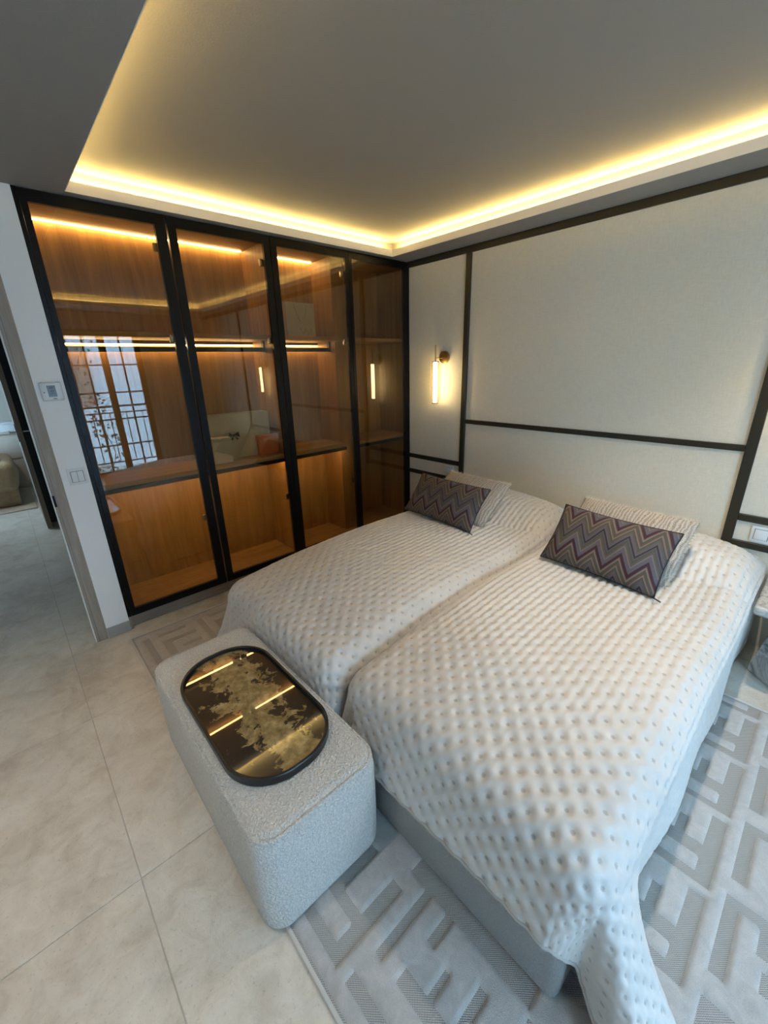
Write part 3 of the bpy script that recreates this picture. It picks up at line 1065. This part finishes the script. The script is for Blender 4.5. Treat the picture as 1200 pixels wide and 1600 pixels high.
# strip at the foot of the beds, read from the photograph
foot = [(.317, .352, .608, .900), (.317, .580, .608, .646), (.412, .448, .640, .760), (.412, .60, .74, .775),
        (.417, .700, .531, .557), (.542, .720, .440, .466), (.417, .457, .240, .470), (.457, .541, .371, .394),
        (.320, .349, .255, .560), (.480, .584, .279, .307), (.417, .50, .180, .214), (.64, .70, .20, .62),
        (.320, .349, -.05, .20), (.417, .56, .08, .115), (.417, .45, -.06, .115), (.48, .70, -.02, .012), (.50, .62, .16, .19)]
bands += foot
for k in range(-2, 5):
    ox = 0.318 * k
    for (xa, xb, y0, y1) in ((.970, 1.255, -.057, -.016), (.970, 1.002, -.016, .42), (1.058, 1.110, -.016, .40), (1.107, 1.192, .044, .071),
                             (1.065, 1.317, -.134, -.097), (1.283, 1.317, -.30, -.134), (1.200, 1.317, -.225, -.19), (1.105, 1.17, -.235, -.20),
                             (1.065, 1.20, -.295, -.26), (1.065, 1.10, -.39, -.295),
                             (.970, 1.255, -.467, -.426), (1.065, 1.317, -.54, -.505), (1.283, 1.317, -.70, -.54), (1.2, 1.317, -.63, -.595)):
        if xa + ox > 0.72 or y0 < -0.1:
            bands.append((xa + ox, xb + ox, y0, y1))
for k in range(0, 7):     # towards the wardrobe
    ox = 0.318 * k
    bands += [(.318 + ox, .352 + ox, 2.33, 2.64), (.318 + ox, .40 + ox, 2.10, 2.14), (.405 + ox, .56 + ox, 2.60, 2.64), (.405 + ox, .44 + ox, 2.36, 2.54),
              (.405 + ox, .60 + ox, 2.50, 2.54), (.49 + ox, .60 + ox, 2.40, 2.43), (.405 + ox, .60 + ox, 2.26, 2.30), (.318 + ox, .352 + ox, 1.85, 2.25)]
cs = 0.0085
xs = np.arange(RX0 + 0.012, RX1 - 0.011, cs)
ys = np.arange(RY0 + 0.012, RY1 - 0.011, cs)
cx_, cy_ = np.meshgrid((xs[:-1] + xs[1:]) / 2, (ys[:-1] + ys[1:]) / 2, indexing='ij')
rec = np.zeros(cx_.shape, bool)
for (xa, xb, y0, y1) in bands:
    rec |= (cx_ > xa) & (cx_ < xb) & (cy_ > y0) & (cy_ < y1)
full = np.zeros((len(xs), len(ys)), bool)
pilec = ~rec
pad = np.zeros((len(xs) + 1, len(ys) + 1), bool)
pad[1:-1, 1:-1] = pilec
full = pad[:-1, :-1] & pad[1:, :-1] & pad[:-1, 1:] & pad[1:, 1:]
XX, YY = np.meshgrid(xs, ys, indexing='ij')
ZZ = np.where(full, 0.0125, 0.0050) + np.where(full, rng.normal(0, 0.0005, XX.shape), 0)
grid_mesh('pile', np.stack([XX, YY, ZZ], -1), pile_m, ((RX0 + RX1) / 2, (RY0 + RY1) / 2, 0.005), rg, faces_mask=pilec)
bmb = bmesh.new()
add_tube(bmb, [(RX0, RY0, .006), (RX0, RY1, .006)], 0.0065, 8)
add_tube(bmb, [(RX1, RY0, .006), (RX1, RY1, .006)], 0.0065, 8)
add_tube(bmb, [(RX0, RY1, .006), (RX1, RY1, .006)], 0.0065, 8)
add_tube(bmb, [(RX0, RY0, .006), (RX1, RY0, .006)], 0.0065, 8)
from_bm('binding', bmb, bind_m, None, rg)

# ------------------------------------------------------------------ beds and quilts
RUGZ = 0.0135


def bed(y0, y1, label):
    t = empty('bed', (1.8, (y0 + y1) / 2, RUGZ), label, 'bed')
    bm = bmesh.new()
    add_box(bm, 0.682, 2.86, y0 + 0.058, y1 - 0.058, RUGZ + 0.002, 0.268, 0.026, 3)
    from_bm('base', bm, felt_m, None, t)
    bm = bmesh.new()
    add_box(bm, 0.76, 2.86, y0 + 0.075, y1 - 0.075, 0.268, 0.435, 0.06, 4)
    from_bm('mattress', bm, sheet_m, None, t)


BEDS = ((0.095, 1.068, 'cream fabric twin bed nearest the camera, foot base showing', 'cream quilted bedspread on the nearer bed, corner trailing on the rug'),
        (1.078, 2.090, 'cream fabric twin bed next to the wardrobe', 'cream quilted bedspread on the bed next to the wardrobe'))


def sstep(a, b, x):
    t = np.clip((x - a) / (b - a), 0, 1)
    return t * t * (3 - 2 * t)


def quilt(y0, y1, label, near):
    foot, head = (0.705 if near else 0.668), 2.905
    yc = (y0 + y1) / 2
    hw_ = (y1 - y0) / 2
    r = 0.095
    ztop = 0.562
    dropf = 0.278 + (0.0 if near else 0.03)
    drop_r = 0.535 if near else 0.50      # -y side
    drop_l = 0.50
    st = 0.0058
    arc = r * math.pi / 2
    pf = foot + r - arc - (dropf - r)
    qa = -hw_ + r - arc - (drop_r - r)
    qb = hw_ - r + arc + (drop_l - r)
    p = np.linspace(pf, head, int((head - pf) / st))
    q = np.linspace(qa, qb, int((qb - qa) / st))
    Pg, Q = np.meshgrid(p, q, indexing='ij')
    nx = np.maximum(Pg, foot + r)
    ny = np.clip(Q, -hw_ + r, hw_ - r)
    dx, dy = Pg - nx, Q - ny
    rho = np.hypot(dx, dy) + 1e-9
    ex, ey = dx / rho, dy / rho
    ang = np.clip(rho / r, 0, math.pi / 2)
    hor = r * np.sin(ang)
    down = r * (1 - np.cos(ang))
    ext = np.maximum(rho - arc, 0)
    theta = np.degrees(np.arctan2(np.abs(dy), np.abs(dx) + 1e-9))   # 0 = foot, 90 = side
    corner = (np.abs(dx) > 1e-6) & (np.abs(dy) > 1e-6)
    trail = near & (dy < 0)                                         # the corner that trails on the rug
    fl_ = np.where(trail, 0.19 * (1 - sstep(0, 40, theta)) + 0.42 * sstep(42, 66, theta),
                   (0.26 if near else 0.36) * np.exp(-((theta - 45) / 30) ** 2))
    fl_ = np.where(corner, fl_, 0)
    side = ~corner & (np.abs(dy) > np.abs(dx))
    side_wave = np.where(side, 0.02 * np.sin(Pg * 9.0 + 1) + 0.02 * np.sin(Pg * 4.3), 0)
    side_wave = side_wave + np.where(side & trail, 0.42 * np.exp(-((Pg - foot - r) / 0.095) ** 2), 0)
    foot_wave = np.where(~corner & (np.abs(dx) >= np.abs(dy)), 0.03 * np.sin(Q * 8.0) + 0.20, 0)
    flare = fl_ + side_wave + foot_wave
    hor = hor + flare * ext
    down = down + ext * np.sqrt(np.clip(1 - flare ** 2, 0.3, 1))
    z = ztop - down
    keep = np.clip(1 - down / 0.25, 0, 1)
    # the top sinks broadly towards the foot
    sink = 0.045 * (1 - sstep(foot - 0.12, foot + 0.52, Pg)) + 0.035 * (1 - sstep(foot, foot + 0.9, Pg)) * np.clip(np.abs(Q) / hw_, 0, 1) ** 3 * keep
    z = z - sink * np.clip(1 - np.clip(down - 0.30, 0, 1) / 0.15, 0, 1)
    # gentle dome and pillow rise near the head
    dome = 0.022 * np.clip(1 - (Q / hw_) ** 2, 0, 1) * sstep(foot, foot + 0.6, Pg)
    lat = np.clip(1 - (np.abs(Q) / (hw_ * 1.02)) ** 4, 0, 1)
    pil = (0.120 * sstep(2.20, 2.50, Pg) - 0.150 * sstep(2.62, 2.90, Pg)) * (0.25 + 0.75 * lat)
    z = z + (dome + pil) * keep
    # wrinkle creases beside the pillow
    cre = np.exp(-((Pg - 2.22 - 0.10 * (Q / hw_) ** 2) / 0.018) ** 2)
    z = z - 0.014 * cre * sstep(0.15, 0.6, np.abs(Q) / hw_) * keep
    # large soft folds
    z = z + 0.004 * np.sin(Pg * 7 + Q * 5) * keep + 0.003 * np.sin(Pg * 3.1 - Q * 13) * keep
    X = nx + ex * hor
    Y = ny + ey * hor
    # floor contact: what is too long lies outward on the rug
    zf = RUGZ + 0.012
    over = np.clip(zf - z, 0, None)
    X = X + ex * over * 0.55
    Y = Y + ey * over * 0.55
    z = np.where(z < zf, zf + 0.008 * (1 - np.exp(-over * 25)) * (1 + np.sin(over * 40)), z)
    P = np.stack([X, Y + yc, z], -1)
    # tufted lattice, displaced along the normal
    dU = np.gradient(P, axis=0)
    dV = np.gradient(P, axis=1)
    N = np.cross(dU, dV)
    N /= np.linalg.norm(N, axis=-1, keepdims=True) + 1e-12
    pit = 0.068
    a = np.pi * (Pg + 0.004 * np.sin(Q * 9)) / pit
    b = np.pi * (Q + 0.004 * np.sin(Pg * 7)) / pit
    c = np.maximum(np.abs(np.cos(a) * np.cos(b)), np.abs(np.sin(a) * np.sin(b)))
    puff = 1 - c ** 5
    rows = np.abs(np.sin(2 * b)) ** 0.8
    rw = sstep(0.95, 1.35, Pg) * (0.75 + 0.25 * np.sin(Pg * 4 + Q * 3))
    amp = 0.0090 * (0.8 + 0.2 * np.sin(Pg * 5 + 1) * np.sin(Q * 6))
    amp = amp * np.where(corner, 1 - 0.75 * np.clip(ext / 0.12, 0, 1) * (1 - sstep(48, 66, theta)), 1)
    wr = 0.0007 * np.sin(Q * 150 + 5 * np.sin(Pg * 23)) * np.sin(Pg * 61 + 3 * np.sin(Q * 31)) * puff
    # drawn creases running out of the tufts
    cr = 0.0016 * np.exp(-((((Pg + Q) / 0.068 + 0.25 * np.sin(Pg * 11)) % 1.0 - 0.5) / 0.07) ** 2) * (np.sin(Pg * 17 + Q * 9) > 0.2)
    P = P + N * (amp * (puff * (1 - 0.35 * rw) + 1.05 * rows * rw) + wr - cr * puff)[..., None]
    P[..., 0] = np.minimum(P[..., 0], XH - 0.004)
    # keep each quilt on its own side of the gap
    gapy = 1.073
    if near:
        P[..., 1] = np.minimum(P[..., 1], gapy - 0.004)
    else:
        P[..., 1] = np.clip(P[..., 1], gapy + 0.004, 2.60)
    # the bench pushes the foot drape in
    inb = (P[..., 1] < 1.80) & (P[..., 1] > 0.74) & (P[..., 2] < 0.44)
    P[..., 0] = np.where(inb, np.maximum(P[..., 0], 0.656), P[..., 0])
    o = grid_mesh('quilted_bedspread', P, quilt_m, (1.8, yc, RUGZ), uv=np.stack([a / np.pi, b / np.pi], -1))
    m = o.modifiers.new('thickness', 'SOLIDIFY')
    m.thickness = 0.006
    m.offset = -1
    tag(o, label, 'bedspread', 'quilted bedspreads')
    # rolled hem along the foot
    hem = [tuple(v) for v in P[0, 6:-6:4]]
    tube('hem', hem, 0.005, quilt_m, o, 6)
    return o


for k, (y0, y1, lb, lq) in enumerate(BEDS):
    bed(y0, y1, lb)
    quilt(y0, y1, lq, k == 0)


# ------------------------------------------------------------------ cushions
def pillow_mesh(name, w, h, t, mat, n=48, m=34, ear=0.045, power=2.6):
    u = np.linspace(-1, 1, n)
    v = np.linspace(-1, 1, m)
    U, V = np.meshgrid(u, v, indexing='ij')
    prof = (np.clip(1 - np.abs(U) ** power, 0, 1) * np.clip(1 - np.abs(V) ** power, 0, 1)) ** 0.55
    sx = 1 - ear * (1 - np.abs(V) ** 2.0) * np.abs(U) ** 3
    sy = 1 - ear * 1.5 * (1 - np.abs(U) ** 2.0) * np.abs(V) ** 3
    X = U * sx * w / 2
    Y = V * sy * h / 2
    wr = 0.004 * np.sin(U * 5 + V * 3) + 0.003 * np.sin(U * 11 - V * 7)
    Z = t / 2 * prof + wr * prof
    A = np.stack([X, Y, Z], -1)
    B = np.stack([X, Y, -t / 2 * prof], -1)
    me = bpy.data.meshes.new(name)
    bm = bmesh.new()
    uvl = bm.loops.layers.uv.new('UVMap')
    for G, flip in ((A, False), (B, True)):
        vs = [[bm.verts.new(G[i, j]) for j in range(m)] for i in range(n)]
        for i in range(n - 1):
            for j in range(m - 1):
                q = [(i, j), (i + 1, j), (i + 1, j + 1), (i, j + 1)]
                if flip:
                    q = q[::-1]
                f = bm.faces.new([vs[a][b] for a, b in q])
                for lp, (a, b) in zip(f.loops, q):
                    lp[uvl].uv = (a / (n - 1), b / (m - 1))
    bmesh.ops.remove_doubles(bm, verts=bm.verts, dist=0.0006)
    bm.to_mesh(me)
    bm.free()
    me.materials.append(mat)
    me.shade_smooth()
    rim = [A[i, 0] for i in range(n)] + [A[-1, j] for j in range(1, m)] + [A[i, -1] for i in range(n - 2, -1, -1)] + [A[0, j] for j in range(m - 2, -1, -1)]
    return me, rim


def orient(o, origin, ux, uy):
    ux = Vector(ux).normalized()
    n = ux.cross(Vector(uy)).normalized()
    uy = n.cross(ux)
    o.matrix_world = Matrix(((ux.x, uy.x, n.x, origin[0]), (ux.y, uy.y, n.y, origin[1]), (ux.z, uy.z, n.z, origin[2]), (0, 0, 0, 1)))


def cushion(kind, BL, BR, TL, label, grp):
    BL, BR, TL = Vector(BL), Vector(BR), Vector(TL)
    ux, uy = BR - BL, TL - BL
    if kind == 'zig':
        me, rim = pillow_mesh('zigzag_cushion', ux.length, uy.length, 0.10, chev_m)
        o = bpy.data.objects.new('zigzag_cushion', me)
    else:
        me, rim = pillow_mesh('fringed_pillow', ux.length, uy.length, 0.115, knit_m, ear=0.02, power=3.2)
        o = bpy.data.objects.new('fringed_pillow', me)
    COL.objects.link(o)
    orient(o, (BL + BR) / 2 + uy / 2, ux, uy)
    tag(o, label, 'cushion' if kind == 'zig' else 'pillow', grp)
    bm = bmesh.new()
    if kind == 'zig':
        add_tube(bm, [Vector(p) for p in rim], 0.0028, 6)
        c = from_bm('piping', bm, darkcord_m, (0, 0, 0))
        # corner tassel
        bm = bmesh.new()
        p0 = Vector((ux.length / 2 * 0.97, -uy.length / 2 * 0.97, 0))
        for k in range(1):
            a = Vector((0.03 + 0.02 * k, -0.012 + 0.008 * k, 0.01))
            add_tube(bm, [p0, p0 + a * 0.6 + Vector((0, 0.006 * k, 0.006)), p0 + a + Vector((0.01, 0, 0.0))], 0.003, 6)
        c2 = from_bm('tassel', bm, darkcord_m, (0, 0, 0))
        parts = [c, c2]
    else:
        R_ = random.Random(3)
        for p, q in zip(rim, rim[1:]):
            p, q = Vector(p), Vector(q)
            for k in range(3):
                s = p.lerp(q, (k + R_.random()) / 3)
                out = Vector((s.x, s.y, 0))
                out = Vector((out.x / ux.length, out.y / uy.length, 0))
                if abs(out.x) > abs(out.y):
                    dr_ = Vector((math.copysign(1, out.x), 0, 0))
                    tg = Vector((0, 1, 0))
                else:
                    dr_ = Vector((0, math.copysign(1, out.y), 0))
                    tg = Vector((1, 0, 0))
                L = R_.uniform(0.008, 0.022)
                e = s + dr_ * L + tg * R_.uniform(-0.008, 0.008) + Vector((0, 0, R_.uniform(-0.008, 0.010)))
                wv = tg * 0.0022
                hv = Vector((0, 0, 0.0022))
                a1, a2, a3 = bm.verts.new(s + wv - dr_ * 0.004), bm.verts.new(s - wv - dr_ * 0.004), bm.verts.new(s + hv * 2 - dr_ * 0.004)
                b_ = bm.verts.new(e)
                for tri in ((a1, a2, b_), (a2, a3, b_), (a3, a1, b_)):
                    bm.faces.new(tri)
        c = from_bm('fringe', bm, rope_m, (0, 0, 0), smooth=False)
        c['kind'] = 'stuff'
        parts = [c]
    for c in parts:
        c.parent = o
        c.location = (0, 0, 0)
    return o


G1, G2 = 'zigzag cushions on the beds', 'fringed pillows on the beds'
cushion('zig', (1.965, 0.930, 0.605), (1.915, 0.375, 0.605), (2.165, 0.915, 0.855),
        'purple and grey zigzag cushion on the nearer bed', G1)
cushion('zig', (2.005, 1.990, 0.605), (1.965, 1.380, 0.605), (2.190, 2.010, 0.845),
        'purple and grey zigzag cushion on the bed by the wardrobe', G1)
cushion('knit', (2.100, 0.890, 0.602), (2.062, 0.330, 0.602), (2.40, 0.945, 0.840),
        'cream fringed knit pillow behind the nearer zigzag cushion', G2)
cushion('knit', (2.130, 1.880, 0.602), (2.095, 1.345, 0.602), (2.41, 1.960, 0.825),
        'cream fringed knit pillow behind the cushion by the wardrobe', G2)

# ------------------------------------------------------------------ bench and tray
BX0, BX1, BY0, BY1, BH = 0.212, 0.648, 0.762, 1.775, 0.412
bn = empty('bench', ((BX0 + BX1) / 2, (BY0 + BY1) / 2, 0.0128), 'cream boucle upholstered bench with rounded corners at the foot of the beds', 'bench')
RC, RE = 0.072, 0.030


def rr_outline(x0, x1, y0, y1, r, n=10):
    pts = []
    for cx, cy, a0 in ((x1 - r, y1 - r, 0), (x0 + r, y1 - r, 90), (x0 + r, y0 + r, 180), (x1 - r, y0 + r, 270)):
        for k in range(n + 1):
            a = math.radians(a0 + 90 * k / n)
            pts.append((cx + r * math.cos(a), cy + r * math.sin(a)))
    return pts


def prism_rounded(name, x0, x1, y0, y1, rc, levels, mat, parent, fine=0, noise=0.0):
    """levels: (inset, z) from bottom to top; closed by fans at both ends."""
    bm = bmesh.new()
    rings = []
    base = rr_outline(x0, x1, y0, y1, rc)
    for ins, z in levels:
        pts = rr_outline(x0 + ins, x1 - ins, y0 + ins, y1 - ins, max(rc - ins, 0.004))
        rings.append([bm.verts.new((px, py, z)) for px, py in pts])
    for A, B in zip(rings, rings[1:]):
        for k in range(len(A)):
            k2 = (k + 1) % len(A)
            bm.faces.new((A[k], A[k2], B[k2], B[k]))
    bm.faces.new(rings[0][::-1])
    bm.faces.new(rings[-1])
    return from_bm(name, bm, mat, None, parent, angle=0.7)


lv_ = [(0.020, 0.0128), (0.006, 0.018), (0.0, 0.032)]
for k in range(1, 7):
    lv_.append((-0.004 * math.sin(math.pi * k / 7), 0.032 + (BH - 0.05 - 0.032) * k / 7))
lv_ += [(0.0, BH - 0.050)]
prism_rounded('body', BX0, BX1, BY0, BY1, RC, lv_, boucle_m, bn)
lt = [(0.0, BH - 0.050)]
for k in range(1, 9):
    a = math.pi / 2 * k / 8
    lt.append((0.034 * (1 - math.cos(a)), BH - 0.050 + 0.046 * math.sin(a)))
lt += [(0.08, BH - 0.001), (0.14, BH)]
prism_rounded('seat_pad', BX0, BX1, BY0, BY1, RC, lt, boucle_m, bn)
sp = rr_outline(BX0 + 0.009, BX1 - 0.009, BY0 + 0.009, BY1 - 0.009, RC - 0.008, 8)
tube('seam', [(a, b, BH - 0.0165) for a, b in sp] + [(sp[0][0], sp[0][1], BH - 0.0165)], 0.0062, boucle_m, bn, 6)

TXa, TXb, TYa, TYb = 0.247, 0.606, 0.885, 1.600
tz = BH + 0.0005
ty = empty('oval_tray', ((TXa + TXb) / 2, (TYa + TYb) / 2, tz), 'black rimmed rounded tray with gold patina glass on the bench', 'tray')
bm = bmesh.new()
Rt = 0.165
loops = []
for ins, z in ((0.004, tz), (0.0, tz + 0.003), (0.0, tz + 0.028), (0.002, tz + 0.031), (0.009, tz + 0.031), (0.011, tz + 0.029), (0.011, tz + 0.012)):
    loops.append([bm.verts.new((a, b, z)) for a, b in rr_outline(TXa + ins, TXb - ins, TYa + ins, TYb - ins, Rt - ins, 20)])
for A, B in zip(loops, loops[1:]):
    for k in range(len(A)):
        k2 = (k + 1) % len(A)
        bm.faces.new((A[k], A[k2], B[k2], B[k]))
bm.faces.new(loops[0][::-1])
bm.faces.new(loops[-1])
from_bm('rim', bm, tray_m, None, ty, angle=0.5)
bm = bmesh.new()
o2 = rr_outline(TXa + 0.0115, TXb - 0.0115, TYa + 0.0115, TYb - 0.0115, Rt - 0.0115, 20)
A = [bm.verts.new((a, b, tz + 0.0122)) for a, b in o2]
B = [bm.verts.new((a, b, tz + 0.0160)) for a, b in o2]
for k in range(len(A)):
    k2 = (k + 1) % len(A)
    bm.faces.new((A[k], A[k2], B[k2], B[k]))
bm.faces.new(A[::-1])
bm.faces.new(B)
from_bm('patina_glass', bm, patina_m, ((TXa + TXb) / 2, (TYa + TYb) / 2, tz + 0.012), ty, smooth=False)

# ------------------------------------------------------------------ marble bedside table at the right edge
ns = empty('marble_side_table', (2.62, -0.14, 0), 'grey veined marble side table beside the nearer bed at the right edge', 'side table')
bm = bmesh.new()
add_box(bm, 2.37, 2.86, -0.38, 0.075, 0.452, 0.50, 0.014, 3)
from_bm('top', bm, marble_m, None, ns)
bm = bmesh.new()
b0 = [(2.640, 0.041), (2.86, -0.16), (2.68, -0.36), (2.46, -0.16)]
t0 = [(2.668, -0.03), (2.79, -0.15), (2.68, -0.27), (2.56, -0.15)]
A = [bm.verts.new((a, b, 0.0)) for a, b in b0]
B = [bm.verts.new((a, b, 0.4515)) for a, b in t0]
for k in range(4):
    bm.faces.new((A[k], A[(k + 1) % 4], B[(k + 1) % 4], B[k]))
bm.faces.new(A[::-1])
bm.faces.new(B)
bmesh.ops.bevel(bm, geom=bm.edges[:], offset=0.006, segments=2, affect='EDGES')
from_bm('pedestal', bm, marble_m, None, ns)
